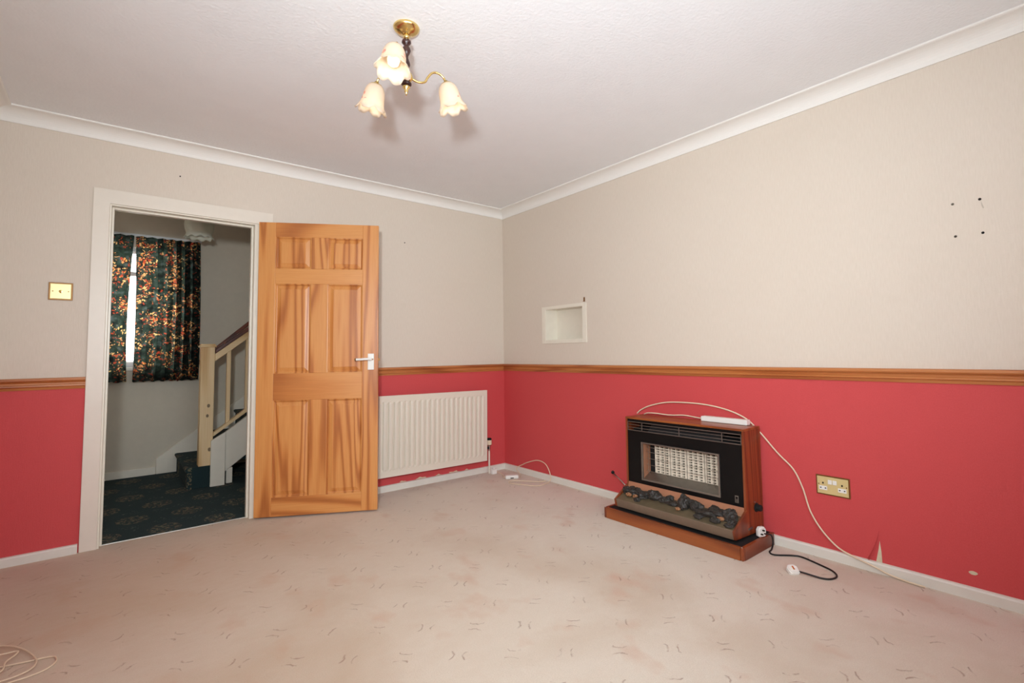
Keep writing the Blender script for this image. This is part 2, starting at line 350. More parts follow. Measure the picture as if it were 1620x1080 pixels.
# door frame: architrave, lining and stop
fr = struct(thing('trim_10'), 'cream painted door frame with flat architrave', 'door frame')
bm = prism([(AX0, 0), (AX0, AZ), (AX1, AZ), (AX1, 0), (AX1-.085, 0), (AX1-.085, AZ-.085), (AX0+.076, AZ-.085), (AX0+.076, 0)], 1, -.014, 0)
obj('architrave', bm, 'archi', fr, bevel=.003)
obj('door_lining', boxes((DX0, DX0+.026, -.004, T+.01, -.02, DZ), (DX1-.026, DX1, -.004, T+.01, -.02, DZ), (DX0+.026, DX1-.026, -.004, T+.01, DZ-.026, DZ)), 'white', fr, bevel=.0015)
obj('door_stop', boxes((DX0+.026, DX0+.038, .040, .075, -.02, DZ-.026), (DX1-.038, DX1-.026, .040, .075, -.02, DZ-.026), (DX0+.038, DX1-.038, .040, .075, DZ-.038, DZ-.026)), 'white', fr, bevel=.0015)
obj('threshold_strip', boxes((DX0+.026, DX1-.026, .044, .056, -.004, .004)), 'chrome', fr, bevel=.002)

# ------------------------------------------------------------------ pine door
W_, HT, TH = .782, 1.974, .036
door = struct(thing('door_1', loc=(-2.094, -.050, .012), rot=(0, 0, -math.radians(29.2))), 'varnished six-panel pine door standing open', 'door')
# local: x along leaf, y 0 = face towards room, +y towards wall
SW, MW = .106, .108; PW = (W_-2*SW-MW)/2
zt = [HT-v for v in (0, .098, .318, .422, 1.032, 1.212, 1.850)]+[0]
def member(nm, x0, x1, z0, z1, mat):
    c = ((x0+x1)/2, TH/2, (z0+z1)/2)
    return obj(nm, boxes((x0-c[0], x1-c[0], -TH/2, TH/2, z0-c[2], z1-c[2])), mat, door, c, bevel=.0018)
member('stile', 0, SW, 0, HT, 'doorv'); member('stile', W_-SW, W_, 0, HT, 'doorv')
for a, b, nm in ((0, 1, 'top_rail'), (2, 3, 'frieze_rail'), (4, 5, 'lock_rail'), (6, 7, 'bottom_rail')): member(nm, SW, W_-SW, zt[b], zt[a], 'doorh')
for a, b in ((1, 2), (3, 4), (5, 6)):
    member('mullion', SW+PW, SW+PW+MW, zt[b], zt[a], 'doorv')
    for x0 in (SW, SW+PW+MW):
        w2, h2 = PW/2, (zt[a]-zt[b])/2; bm = bmesh.new()
        for s in (-1, 1):
            lv = [(0, .012), (.010, .012), (.0135, .0135), (.038, .0055), (.0385, .0035)]
            rings = []
            for ins, dp in lv:
                y = s*(TH/2-dp)
                rings.append([bm.verts.new((sx*(w2-ins), y, sz*(h2-ins))) for sx, sz in ((-1, -1), (1, -1), (1, 1), (-1, 1))])
            for r0, r1 in zip(rings, rings[1:]):
                for k in range(4): bm.faces.new((r0[k], r0[(k+1) % 4], r1[(k+1) % 4], r1[k]))
            bm.faces.new(rings[-1])
            # quadrant moulding round the panel
            fr4 = [(0, .0005), (.004, .001), (.0095, .007), (.010, .0125)]; rr = []
            for ins, dp in fr4: rr.append([bm.verts.new((sx*(w2-ins), s*(TH/2-dp), sz*(h2-ins))) for sx, sz in ((-1, -1), (1, -1), (1, 1), (-1, 1))])
            for r0, r1 in zip(rr, rr[1:]):
                for k in range(4): bm.faces.new((r0[k], r0[(k+1) % 4], r1[(k+1) % 4], r1[k]))
        obj('panel', bm, 'doorv', door, (x0+w2, TH/2, zt[b]+h2))
hd = obj('handle_plate', boxes((-.021, .021, -.008, 0, -.056, .056)), 'plastic', door, (W_-.047, 0, 1.012), bevel=.003)
bm = cyl((0, -.008, .018), (0, -.044, .018), .010); tube([(0, -.040, .018), (-.03, -.046, .019), (-.06, -.046, .017), (-.094, -.043, .016)], .0085, 12, bm)
obj('lever', bm, 'plastic', hd, smooth=True)
obj('lever_cap', cyl((-.092, -.0431, .016), (-.101, -.0425, .0158), .0092), 'browned', hd)
obj('spindle_screw', cyl((.012, -.0075, .016), (.012, -.0105, .016), .0055), 'browned', hd)
lt = obj('latch', boxes((W_, W_+.011, TH/2-.006, TH/2+.006, 1.018, 1.036), (W_, W_+.001, TH/2-.011, TH/2+.011, .985, 1.07)), 'browned', door)

# ------------------------------------------------------------------ recess in the right wall
nf = bmesh.new(); o_, i_ = (-1.094, -.563, 1.145, 1.459), (NY0, NY1, NZ0, NZ1)
box(nf, -.006, 0, o_[0], i_[0], o_[2], o_[3]); box(nf, -.006, 0, i_[1], o_[1], o_[2], o_[3]); box(nf, -.006, 0, i_[0], i_[1], o_[2], i_[2]); box(nf, -.006, 0, i_[0], i_[1], i_[3], o_[3])
tag(obj('recess_frame', nf, 'white', wr, bevel=.0015), 'white painted frame of the small wall recess')
e = .004
obj('recess_lining', boxes((-.004, ND, NY0, NY0+e, NZ0, NZ1), (-.004, ND, NY1-e, NY1, NZ0, NZ1), (-.004, ND, NY0+e, NY1-e, NZ0, NZ0+e), (-.004, ND, NY0+e, NY1-e, NZ1-e, NZ1), (ND-e, ND, NY0+e, NY1-e, NZ0+e, NZ1-e)), 'white', wr)
tag(obj('picture_hook', boxes((-.006, 0, -1.078, -1.068, 1.466, 1.500), (-.012, -.006, -1.078, -1.068, 1.466, 1.470)), 'browned'), 'small dark metal hook at the corner of the wall recess', 'hook')
# wall plugs / nail holes
for k, ((x, y), rgb, lb) in enumerate((((1507, 323), (112, 100, 86), 'faint grey wall plug hole, upper one without a long smudge'), ((1550, 315), (52, 40, 32), 'dark wall plug hole with a long grey smudge below it'),
                                  ((1511.7, 374), (84, 72, 60), 'brownish wall plug hole directly below the faint grey one'), ((1555, 368), (16, 10, 8), 'round black wall plug hole, the blackest of the four'))):
    p = pix(x, y, 0, 0)
    o = thing('wall_plug', lb, 'wall plug', p, (0, -math.pi/2, 0), 'four wall plugs on the cream wall')
    obj('plug_rim', lathe([(.0028, .0020), (.0045, .0025), (.0055, .001), (.0055, -.004), (.0028, -.004)], 12), plain('wall_plug_plastic', rgb, .8), o)
    obj('plug_hole', lathe([(0, .0012), (.0029, .0012), (.0029, -.004), (0, -.004)], 12), plain('wall_plug_core', tuple(v*.7 for v in rgb), .9), o)
    if k == 1: obj('smudge', prism([(-.008, -.003), (-.03, -.004), (-.042, -.008), (-.040, -.012), (-.025, -.008), (-.010, -.004)], 2, -.0005, .0004), plain('wall_smudge', (190, 178, 160), .9), o)
for (x, y), lb in (((285, 279), 'tiny dark nail in the cream wall above the doorway'), ((640, 384), 'tiny dark nail in the cream wall beside the pine door')):
    p = pix(x, y, 1, 0); tag(obj('nail', cyl((0, .004, 0), (0, -.006, 0), .004, 8), 'rubber', None, p), lb, 'nail')
# torn wallpaper: bare strip and the lifted flap, chip of bare plaster
tz = [(-2.990, .150), (-2.984, .11), (-2.971, .048), (-2.996, .048), (-2.995, .10)]
tag(obj('torn_strip', prism(tz, 0, -.0012, .001), 'bare', wr), 'cream strip of bare wall where the red paper has torn')
bm = bmesh.new(); L = []
for i in range(7):
    t = i/6; z = .195-.143*t; y0 = -2.990+.024*t*t
    L.append([bm.verts.new((-.001-.012*t*math.sin(s*1.6)*1.0, y0+.030*t*(1-s*.2)*(1-s)+.02*s*t, z)) for s in (1, .66, .33, 0)])
for a, b in zip(L, L[1:]):
    for k in range(3): bm.faces.new((a[k], a[k+1], b[k+1], b[k]))
o = obj('paper_flap', bm, 'wall', wr, smooth=True); o.modifiers.new('thick', 'SOLIDIFY').thickness = .0008
c = [(-3.327+.014*math.cos(a)*(1+.18*math.sin(3*a)), .106+.010*math.sin(a)*(1 if math.sin(a) > 0 else .55)) for a in [i*math.pi/8 for i in range(16)]]
tag(obj('plaster_chip', prism(c, 0, -.0012, .001), 'bare', wr), 'small bare chip in the red wallpaper')
# bits of torn paper edge above the skirting under the radiator
for i, (x, wd, hh) in enumerate(((-.86, .04, .012), (-.70, .025, .008), (-.55, .05, .010), (-1.02, .03, .008), (-.42, .02, .007))):
    c = [(x+wd*math.cos(a)*(1+.3*math.sin(5*a+i)), .052+hh*max(0, math.sin(a))*(1+.4*math.sin(4*a+2*i))) for a in [k*math.pi/9 for k in range(10)]]
    obj('torn_edge', prism(c, 1, -.0013, .001), 'bare', wb)

# ------------------------------------------------------------------ switch and socket
sw = thing('light_switch', 'square brass light switch by the doorway', 'light switch', (-3.0635, 0, 1.448))
obj('back_box', boxes((-.050, .050, -.006, 0, -.049, .049)), 'browned', sw, bevel=.0015)
obj('faceplate', boxes((-.043, .043, -.0095, -.006, -.042, .042)), 'brassplate', sw, bevel=.0015)
bm = lathe([(0, .004), (.008, .003), (.008, 0)], 14); bmesh.ops.rotate(bm, verts=bm.verts, matrix=Matrix.Rotation(math.pi/2, 3, 'X')); tube([(0, -.002, 0), (0, -.011, -.008)], .0035, 8, bm, smooth=False)
obj('toggle', bm, 'brass', sw, (0, -.0095, 0))
for s in (-1, 1): obj('screw', cyl((s*.032, -.0093, 0), (s*.032, -.0108, 0), .0032, 10), 'browned', sw)
so = thing('double_socket', 'brass double wall socket with white switches on the red wall', 'wall socket', (0, -2.799, .3695), (0, 0, 0))
# local y runs along the wall
obj('back_box', boxes((-.006, 0, -.078, .078, -.049, .049)), 'browned', so, bevel=.0015)
obj('faceplate', boxes((-.0095, -.006, -.072, .072, -.043, .043)), 'brassplate', so, bevel=.0015)
for s in (-1, 1): obj('rocker_switch', boxes((-.0125, -.0095, s*.011-.0095, s*.011+.0095, .008, .030)), 'plastic', so, bevel=.002)
for s in (-1, 1):
    obj('socket_insert', boxes((-.0102, -.0095, s*.044-.019, s*.044+.019, -.024, -.004)), 'plastic', so, bevel=.0006)
    for k in (-1, 1): obj('pin_hole', boxes((-.0106, -.0100, s*.044+k*.011-.0035, s*.044+k*.011+.0035, -.0165, -.0115)), 'rubber', so)
    obj('earth_hole', boxes((-.0100, -.0094, s*.044-.0035, s*.044+.0035, .006, .015)), 'rubber', so)
    obj('screw', cyl((-.0093, s*.064, .004), (-.0108, s*.064, .004), .003, 10), 'browned', so)

# ------------------------------------------------------------------ radiator
ra = thing('radiator', 'white ribbed panel radiator on the red wall behind the door', 'radiator', (-.764, -.086, .438), (0, math.radians(.55), 0))
RW, RH = 1.0, .620
def ribs(nr=21, edge=.024):
    """profile across x: front face relief"""
    xs = [(-RW/2, 0)]; pitch = (RW-2*edge)/nr
    for i in range(nr):
        a = -RW/2+edge+i*pitch
        for f, d in ((.0, 0), (.10, -.010), (.22, -.010), (.34, 0), (.50, .003), (.80, .003)): xs.append((a+f*pitch, d))
    xs.append((RW/2-edge, 0)); xs.append((RW/2, 0)); return xs
bm = bmesh.new(); xs = ribs(); zs = [(-RH/2, 0), (-RH/2+.046, 0), (-RH/2+.062, 1), (RH/2-.062, 1), (RH/2-.046, 0), (RH/2, 0)]
G = [[bm.verts.new((x, -.012+(-d*1.35 if k else 0), z)) for x, d in xs] for z, k in zs]
for a, b in zip(G, G[1:]):
    for i in range(len(xs)-1): bm.faces.new((a[i], a[i+1], b[i+1], b[i]))
obj('front_panel', bm, 'rad', ra, smooth=False)
obj('panel_rim', boxes((-RW/2, -RW/2+.004, -.012, .016, -RH/2, RH/2), (RW/2-.004, RW/2, -.012, .016, -RH/2, RH/2), (-RW/2+.004, RW/2-.004, -.012, .016, RH/2-.004, RH/2), (-RW/2+.004, RW/2-.004, -.012, .016, -RH/2, -RH/2+.004)), 'rad', ra, bevel=.002)
obj('back_panel', boxes((-RW/2+.004, RW/2-.004, .012, .016, -RH/2+.004, RH/2-.004)), 'rad', ra)
obj('wall_bracket', boxes((-.33, -.30, .016, .084, -.25, .25)), 'rad', ra)
obj('wall_bracket', boxes((.30, .33, .016, .084, -.25, .25)), 'rad', ra)
vx, vy = .545, .022
va = thing('radiator_valve', 'cream radiator valve on a slim pipe beside the radiator', 'valve', (-.222, -.064, 0))
obj('valve_body', lathe([(0, .200), (.007, .200), (.009, .205), (.009, .232), (.012, .234), (.012, .246), (.008, .250), (0, .250)], 14), 'chrome', va, smooth=False)
obj('valve_cap', lathe([(0, .252), (.020, .252), (.024, .256), (.024, .290), (.021, .294), (0, .294)], 18), 'plastic', va).data.materials[0] = M['cream']
obj('valve_collar', lathe([(0, .294), (.021, .294), (.023, .306), (.016, .312), (0, .312)], 18), 'matt', va)
obj('union_nut', boxes((-.048, -.006, -.011, .011, .215, .237)), 'matt', va, bevel=.003)
obj('pipe', cyl((0, 0, .0), (0, 0, .205), .0075, 10), 'white', va)

# ------------------------------------------------------------------ gas fire
YL, YRt, XF, XB = -1.627, -2.442, -.205, -.020
ym = (YL+YRt)/2
gf = thing('gas_fire', 'teak cased gas fire with black fascia and imitation coals', 'gas fire', (0, ym, .066))
def G_(x0, x1, y0, y1, z0, z1): return (x0, x1, y0-ym, y1-ym, z0-.066, z1-.066)
side = [(XB, .626), (XF, .626), (XF-.003, .205), (-.338, .127), (-.326, .082), (-.06, .070), (XB, .070)]
for y0 in (YRt, YL-.013):
    obj('side_panel', prism([(x, z-.066) for x, z in side], 1, y0-ym, y0+.013-ym), 'teakz', gf, bevel=.0012)
obj('top_panel', boxes(G_(XF-.002, XB, YRt, YL, .626, .638)), 'teaky', gf, bevel=.0015)
gl = [(YL-.013, YL-.126), ]
RY0, RY1, RZ0, RZ1 = -2.295, -1.751, .246, .486       # radiant opening
GY0, GY1, GZ0, GZ1 = YRt+.015, YL-.015, .551, .610     # grille opening
obj('fascia', boxes(G_(XF+.004, XF+.009, GY0-.002, RY0, .219, GZ0), G_(XF+.004, XF+.009, RY1, GY1+.002, .219, GZ0), G_(XF+.004, XF+.009, RY0, RY1, .219, RZ0), G_(XF+.004, XF+.009, RY0, RY1, RZ1, GZ0),
                     G_(XF+.004, XF+.009, GY0-.002, GY1+.002, GZ1, .626)), 'black', gf)
obj('inner_body', boxes(G_(-.14, XB, YRt+.013, YL-.013, .49, .56), G_(-.075, XB, YRt+.013, YL-.013, .075, .626)), 'matt', gf)
gr = obj('grille_surround', boxes(*[G_(XF+.001, XF+.006, GY0, GY1, z-.0022, z+.0022) for z in (.5535, .6075)], *[G_(XF+.001, XF+.006, y-.0022, y+.0022, GZ0, GZ1) for y in (GY0+.002, -1.758, -2.035, -2.313, GY1-.002)]), 'steel', gf)
for z in (.571, .590): obj('grille_bar', boxes(G_(XF+.0015, XF+.0045, GY0+.004, GY1-.004, z-.0016, z+.0016)), 'steel', gr)
obj('heat_deflector', prism([(-.196, .556-.066), (-.150, .600-.066), (-.146, .598-.066), (-.190, .553-.066)], 1, -2.30-ym, -1.80-ym), 'deflector', gf)
# radiant box
sur = obj('radiant_surround', boxes(G_(XF-.004, XF+.008, RY0, RY0+.010, RZ0, RZ1), G_(XF-.004, XF+.008, RY1-.010, RY1, RZ0, RZ1), G_(XF-.004, XF+.008, RY0+.010, RY1-.010, RZ0, RZ0+.010), G_(XF-.004, XF+.008, RY0+.010, RY1-.010, RZ1-.009, RZ1)), 'chrome', gf, bevel=.001)
sur.data.materials[0] = M['steel']
bx = -.125
obj('reflector_floor', prism([(XF+.006, RZ0+.010-.066), (bx-.006, .292-.066), (bx-.006, .288-.066), (XF+.006, RZ0+.006-.066)], 1, RY0+.01-ym, RY1-.01-ym), 'steel', gf)
obj('reflector_roof', prism([(XF+.006, RZ1-.009-.066), (bx, .470-.066), (bx, .475-.066), (XF+.006, RZ1-.005-.066)], 1, RY0+.01-ym, RY1-.01-ym), 'steel', gf)
for a, b in ((RY1-.010, 1), (RY0+.010, -1)): obj('reflector_cheek', boxes(G_(XF+.006, bx, min(a, a+b*.003), max(a, a+b*.003), RZ0+.006, RZ1-.006)), 'pinkplate' if b > 0 else 'steel', gf)
obj('burner_back', boxes(G_(bx+.006, bx+.02, RY0, RY1, RZ0, RZ1)), 'matt', gf)
nR = 4; ra0, ra1 = RY0+.016, RY1-.052; pw = (ra1-ra0)/nR
for i in range(nR):
    y0 = ra0+i*pw+.004; y1 = ra0+(i+1)*pw-.004; bm = bmesh.new()
    cols = 3; bw = .011; gap = ((y1-y0)-bw*(cols+1))/cols
    for k in range(cols+1): box(bm, *G_(bx-.014, bx+.004, y0+k*(bw+gap), y0+k*(bw+gap)+bw, .291, .464))
    nrow = 11; hz = (.464-.291)/nrow
    for k in range(cols):
        for j in range(nrow+1): 
            z = .291+j*hz; ya = y0+k*(bw+gap)+bw
            box(bm, *G_(bx-.011-.002*(j % 2), bx+.004, ya, ya+gap, max(.291, z-.0033), min(.464, z+.0033)))
    obj('radiant', bm, 'ceramic', gf)
gw = bmesh.new()
for z in (.305, .345, .385, .425, .455): tube([(XF+.010, RY0+.012-ym, z-.066), (XF+.016, RY0+.03-ym, z-.066), (XF+.016, RY1-.03-ym, z-.066), (XF+.055, RY1-.012-ym, z-.066)], .0011, 5, gw, smooth=False)
for y in (RY1-.045, RY1-.17, RY0+.09, RY0+.045): tube([(XF+.008, y-ym, RZ1-.010-.066), (XF+.0145, y-ym, RZ1-.02-.066), (XF+.0145, y-ym, .298-.066), (XF+.03, y-ym, .285-.066)], .0012, 5, gw, smooth=False)
obj('guard_wires', gw, 'chrome', gf)
# badge with its round emblem, maker's plate, tap
bd = obj('badge', boxes(G_(XF+.0025, XF+.004, -2.397, -2.377, .238, .276)), 'steel', gf)
obj('badge_ring', boxes(G_(XF+.0015, XF+.0026, -2.393, -2.381, .258, .270)), 'black', bd)
obj('badge_bars', boxes(*[G_(XF+.0015, XF+.0026, -2.394, -2.380, z, z+.0025) for z in (.241, .247, .253)]), 'black', bd)
obj('makers_plate', boxes(G_(-.196, -.146, YRt-.0015, YRt, .102, .114)), 'steel', gf, bevel=.0005)
kb = obj('control_knob', lathe([(0, .030), (.014, .030), (.017, .026), (.018, .006), (.024, .004), (.024, 0), (0, 0)], 20), 'matt', gf, (-.098, YRt-ym, .205-.066)); kb.rotation_euler = (math.pi/2, 0, 0)
obj('knob_screw', cyl((-.112, YRt-ym-.0002, .236-.066), (-.112, YRt-ym-.003, .236-.066), .003, 8), 'chrome', gf)
# lever tap on the far end
bm = tube([(-.215, YL-ym+.004, .186-.066), (-.20, YL-ym+.05, .205-.066), (-.19, YL-ym+.128, .240-.066)], .004, 8, smooth=False)
lv = obj('tap_lever', bm, 'chrome', gf, smooth=True)
bm = bmesh.new(); bmesh.ops.create_uvsphere(bm, u_segments=12, v_segments=8, radius=.012); obj('lever_knob', bm, 'matt', lv, (-.188, YL-ym+.137, .246-.066), smooth=True)
# fuel bed
obj('fret_plate', prism([(XF+.006, .222-.066), (XF-.012, .168-.066), (XF-.006, .166-.066), (XF+.012, .220-.066)], 1, YRt+.013-ym, YL-.013-ym), 'pinkplate', gf)
obj('fuel_tray', prism([(XF-.004, .176-.066), (-.328, .128-.066), (-.328, .122-.066), (XF, .168-.066)], 1, YRt+.013-ym, YL-.013-ym), 'tray', gf)
obj('tray_lip', prism([(-.330, .131-.066), (-.334, .129-.066), (-.323, .080-.066), (-.319, .080-.066), (-.324, .122-.066)], 1, YRt+.0135-ym, YL-.0135-ym), 'lip', gf, bevel=.001)
obj('underside', boxes(G_(-.318, -.075, YRt+.013, YL-.013, .080, .088)), 'matt', gf)
obj('plinth', boxes(G_(-.275, XB, YRt+.05, YL-.05, .0662, .080)), 'matt', gf)
def lump(r, seed, sx=1, sy=1, sz=1):
    bm = bmesh.new(); bmesh.ops.create_icosphere(bm, subdivisions=3, radius=1)
    for v in bm.verts:
        n = noise.fractal(v.co*1.3+Vector((seed*3.1, seed, 0)), 1, 2, 4); n2 = noise.cell(v.co*2.2+Vector((seed, 5, 2)))
        v.co *= 1+.30*n+.10*(n2-.5)
        v.co = Vector((v.co.x*sx, v.co.y*sy, v.co.z*sz))*r
    return bm
cl = [(-1.665, .250, .030, 1, 1.3, .8), (-1.72, .245, .036, .9, 1.5, .8), (-1.80, .255, .034, 1, 1.2, .8), (-1.875, .245, .040, .9, 1.3, .9), (-1.945, .25, .026, 1, 1.5, .7), (-2.01, .258, .024, 1, 1.6, .6), (-2.085, .250, .042, 1, .9, 1.1), (-2.165, .245, .036, .9, 1.3, .9),
      (-2.235, .268, .038, 1, 1.7, .6), (-2.30, .250, .036, .9, 1.5, .8), (-2.375, .255, .040, .9, 1.0, .9), (-2.405, .285, .026, 1.2, .8, .8)]
for i, (y, x, r, sx, sy, sz) in enumerate(cl):
    zz = .176-(x-.209)/.119*.048
    c = obj('coal', lump(r, i+1, sx, sy, sz), 'coal', gf, (-x, y-ym, zz-.066+r*sz*.45), smooth=False)
cl2 = [(-1.69, .222, .024), (-1.84, .224, .026), (-1.97, .222, .022), (-2.13, .222, .028), (-2.27, .224, .026), (-2.36, .222, .028), (-2.21, .305, .020), (-2.31, .300, .022), (-1.78, .300, .018), (-2.395, .310, .018)]
for i, (y, x, r) in enumerate(cl2):
    zz = .176-(x-.209)/.119*.048
    obj('coal', lump(r, i+41, .9, 1.4, .8), 'coal', gf, (-x, y-ym, zz-.066+r*.4))
for i, (y, x, r) in enumerate(((-1.705, .285, .015), (-1.755, .283, .014), (-2.07, .292, .012), (-2.20, .275, .013), (-2.335, .285, .014), (-2.26, .250, .012))):
    zz = .176-(x-.209)/.119*.048
    obj('ember', lump(r, i+21, .9, 1.4, .8), 'ember', gf, (-x, y-ym, zz-.066+r*.9))

# base under the fire
BX0, BX1, BY0, BY1, BZ = -.360, -.020, -2.497, -1.560, .066
hb = thing('hearth_base', 'low teak hearth base with black top under the gas fire', 'hearth', (0, 0, 0))
obj('front_rail', boxes((BX0, BX0+.018, BY0+.018, BY1-.018, 0, BZ)), 'teaky', hb, bevel=.0015)
for a, b in ((BY0, BY0+.018), (BY1-.018, BY1)): obj('side_rail', boxes((BX0+.018, BX1, a, b, 0, BZ)), 'teakx', hb, bevel=.0015)
for y in (BY0, BY1-.018):
    o = obj('corner_post', boxes((BX0-.001, BX0+.018, y, y+.018, 0, BZ+.001)), 'teakz', hb, bevel=.006, seg=3)
    obj('corner_stud', lathe([(0, .003), (.004, .002), (.005, 0)], 10), 'chrome', o, (BX0+.004, y+.009, BZ+.001))
obj('top_board', boxes((BX0+.018, BX1, BY0+.018, BY1-.018, .030, BZ-.002)), 'matt', hb)

# ------------------------------------------------------------------ leads and plugs
eb = thing('extension_block', 'long white extension block lying on top of the gas fire', 'extension block', (-.040, -2.245, .639), (0, 0, 0))
obj('block_body', boxes((-.026, .018, -.145, .145, 0, .030)), 'plastic', eb, bevel=.004)
for i in range(4): obj('socket_outlet', boxes((-.018, .012, -.125+i*.066, -.073+i*.066, .0300, .0306)), 'skirt', eb)
tag(obj('extension_lead', tube([(-.045, -2.105, .650), (-.05, -2.06, .655), (-.06, -1.98, .662), (-.07, -1.88, .656), (-.08, -1.78, .660), (-.075, -1.71, .656), (-.06, -1.670, .644), (-.03, -1.655, .6425)], .0036, 8), 'cream', smooth=True), 'short cream lead curling from the white extension block', 'cable')
wp = [(1008, 656, -.05), (1014, 648, -.05), (1030, 641, -.05), (1060, 636, -.045), (1110, 639, -.035), (1150, 648, -.025), (1180, 662, -.012), (1200, 681, -.009), (1230, 716, -.008), (1255, 742, -.008), (1270, 772, -.008), (1282, 808, -.008), (1300, 838, -.010), (1325, 865, -.014), (1350, 880, -.020), (1385, 897, -.021)]
pts = [pix(x, y, 0, v) for x, y, v in wp]; pts[0].z = max(pts[0].z, .6425)
pts += [Vector((-.024, -3.03, .012)), Vector((-.030, -3.10, .006)), Vector((-.034, -3.165, .005))]
tag(obj('wall_lead', tube(pts, .0042, 8), 'cream', smooth=True), 'long cream lead drooping over the red wall from the gas fire', 'cable')
# plug standing on the hearth base, black lead, plug on the carpet
def plug(name, label, loc, rot, fuse):
    t = thing(name, label, 'plug', loc, rot)
    bm = prism([(-.024, -.020), (-.017, -.026), (.017, -.026), (.024, -.020), (.025, .012), (.014, .026), (-.014, .026), (-.025, .012)], 2, 0, .020)
    obj('plug_body', bm, 'plastic', t, bevel=.003)
    obj('plug_face', prism([(-.020, -.018), (-.014, -.022), (.014, -.022), (.020, -.018), (.021, .010), (.011, .022), (-.011, .022), (-.021, .010)], 2, .020, .024), 'plastic', t, bevel=.001)
    if fuse: obj('fuse', boxes((-.004, .004, -.010, .012, .024, .0265)), 'brass', t, bevel=.001)
    else:
        for x0, x1, y0, y1 in ((-.004, .004, .008, .014), (-.015, -.007, -.010, -.005), (.007, .015, -.010, -.005)): obj('pin', boxes((x0, x1, y0, y1, .024, .036)), 'rubber', t)
    return t
pl = plug('mains_plug', 'white plug standing on the hearth base with dark pins showing', (-.130, -2.4705, .0935), (math.radians(90), 0, math.radians(-22)), False)
pl2 = plug('mains_plug', 'white plug lying on the carpet with a small brass fuse', (-.300, -2.708, .002), (math.radians(24), 0, math.radians(-38)), True)
bc = [(-.118, -2.452, .078), (-.095, -2.478, .0735), (-.075, -2.5075, .066), (-.078, -2.516, .03), (-.11, -2.522, .006), (-.150, -2.530, .005), (-.168, -2.563, .005), (-.108, -2.631, .005), (-.095, -2.673, .005), (-.129, -2.775, .005), (-.158, -2.836, .005), (-.203, -2.868, .005), (-.251, -2.862, .005), (-.276, -2.829, .005), (-.290, -2.765, .010), (-.296, -2.733, .012)]
tag(obj('black_lead', tube(bc, .0042, 8), 'blackcable', smooth=True), 'black lead looping over the carpet between two white plugs', 'cable')
# corner: phone style box, small plug, pale cable in loops
jb = thing('junction_box', 'small white junction box on the carpet by the skirting corner', 'junction box', (-.185, -.345, 0), (0, 0, math.radians(-30)))
obj('box_body', boxes((-.055, .055, -.024, .024, .001, .026)), 'plastic', jb, bevel=.004); obj('box_lid', boxes((-.050, .050, -.020, .020, .026, .029)), 'plastic', jb, bevel=.001)
obj('cable_slot', boxes((-.014, .014, -.0246, -.0238, .004, .012)), 'rubber', jb)
cp = thing('corner_plug', 'white plug box at the foot of the radiator pipe', 'plug', (-.205, -.105, 0))
obj('plug_body', boxes((-.024, .024, -.020, .020, .001, .044)), 'plastic', cp, bevel=.004); obj('plug_neck', boxes((-.010, .010, -.010, .010, .044, .056)), 'plastic', cp, bevel=.002)
tag(obj('box_lead', tube([(-.181, -.108, .022), (-.166, -.125, .010), (-.168, -.18, .004), (-.205, -.25, .004), (-.235, -.292, .008), (-.231, -.318, .012)], .0036, 8), 'cream', smooth=True), 'short cream lead between the corner plug and the junction box', 'cable')
lp = [(-.118, -.392, .006), (-.095, -.36, .006), (-.060, -.30, .010), (-.045, -.23, .045)]+[(-.03, y, z) for y, z in ((-.30, .085), (-.375, .117), (-.504, .153), (-.602, .142), (-.655, .09), (-.672, .03))]+[(-.050, -.670, .006), (-.10, -.690, .005), (-.194, -.693, .005), (-.263, -.576, .005), (-.300, -.480, .005), (-.270, -.425, .005), (-.194, -.470, .005), (-.10, -.60, .005), (-.045, -.625, .005)]
tag(obj('looped_cable', tube(lp, .0036, 8), 'cream', smooth=True), 'thin cream cable looping up the wall in the room corner', 'cable')
for i, (L, lb) in enumerate((([(-3.25, -1.18), (-3.097, -1.224), (-3.03, -1.242), (-2.966, -1.258), (-2.950, -1.285), (-2.953, -1.320), (-2.975, -1.350), (-3.021, -1.366), (-3.069, -1.368), (-3.15, -1.40)], 'thin cream wire on the carpet ending in a hairpin bend'),
               ([(-3.24, -1.0), (-3.118, -1.051), (-3.051, -1.135), (-3.009, -1.240), (-3.002, -1.293), (-3.017, -1.331), (-3.06, -1.351), (-3.13, -1.345)], 'thin cream wire on the carpet in one wide curve'), ([(-3.22, -1.12), (-3.106, -1.149), (-3.062, -1.157), (-3.064, -1.185), (-3.084, -1.225), (-3.085, -1.285), (-3.12, -1.33)], 'thin cream wire on the carpet with a tight kink'))):
    tag(obj('loose_wire', tube([(x, y, .004+.006*i) for x, y in L], .0028, 6), 'cream', smooth=True), lb, 'cable', 'loose wires on the carpet')

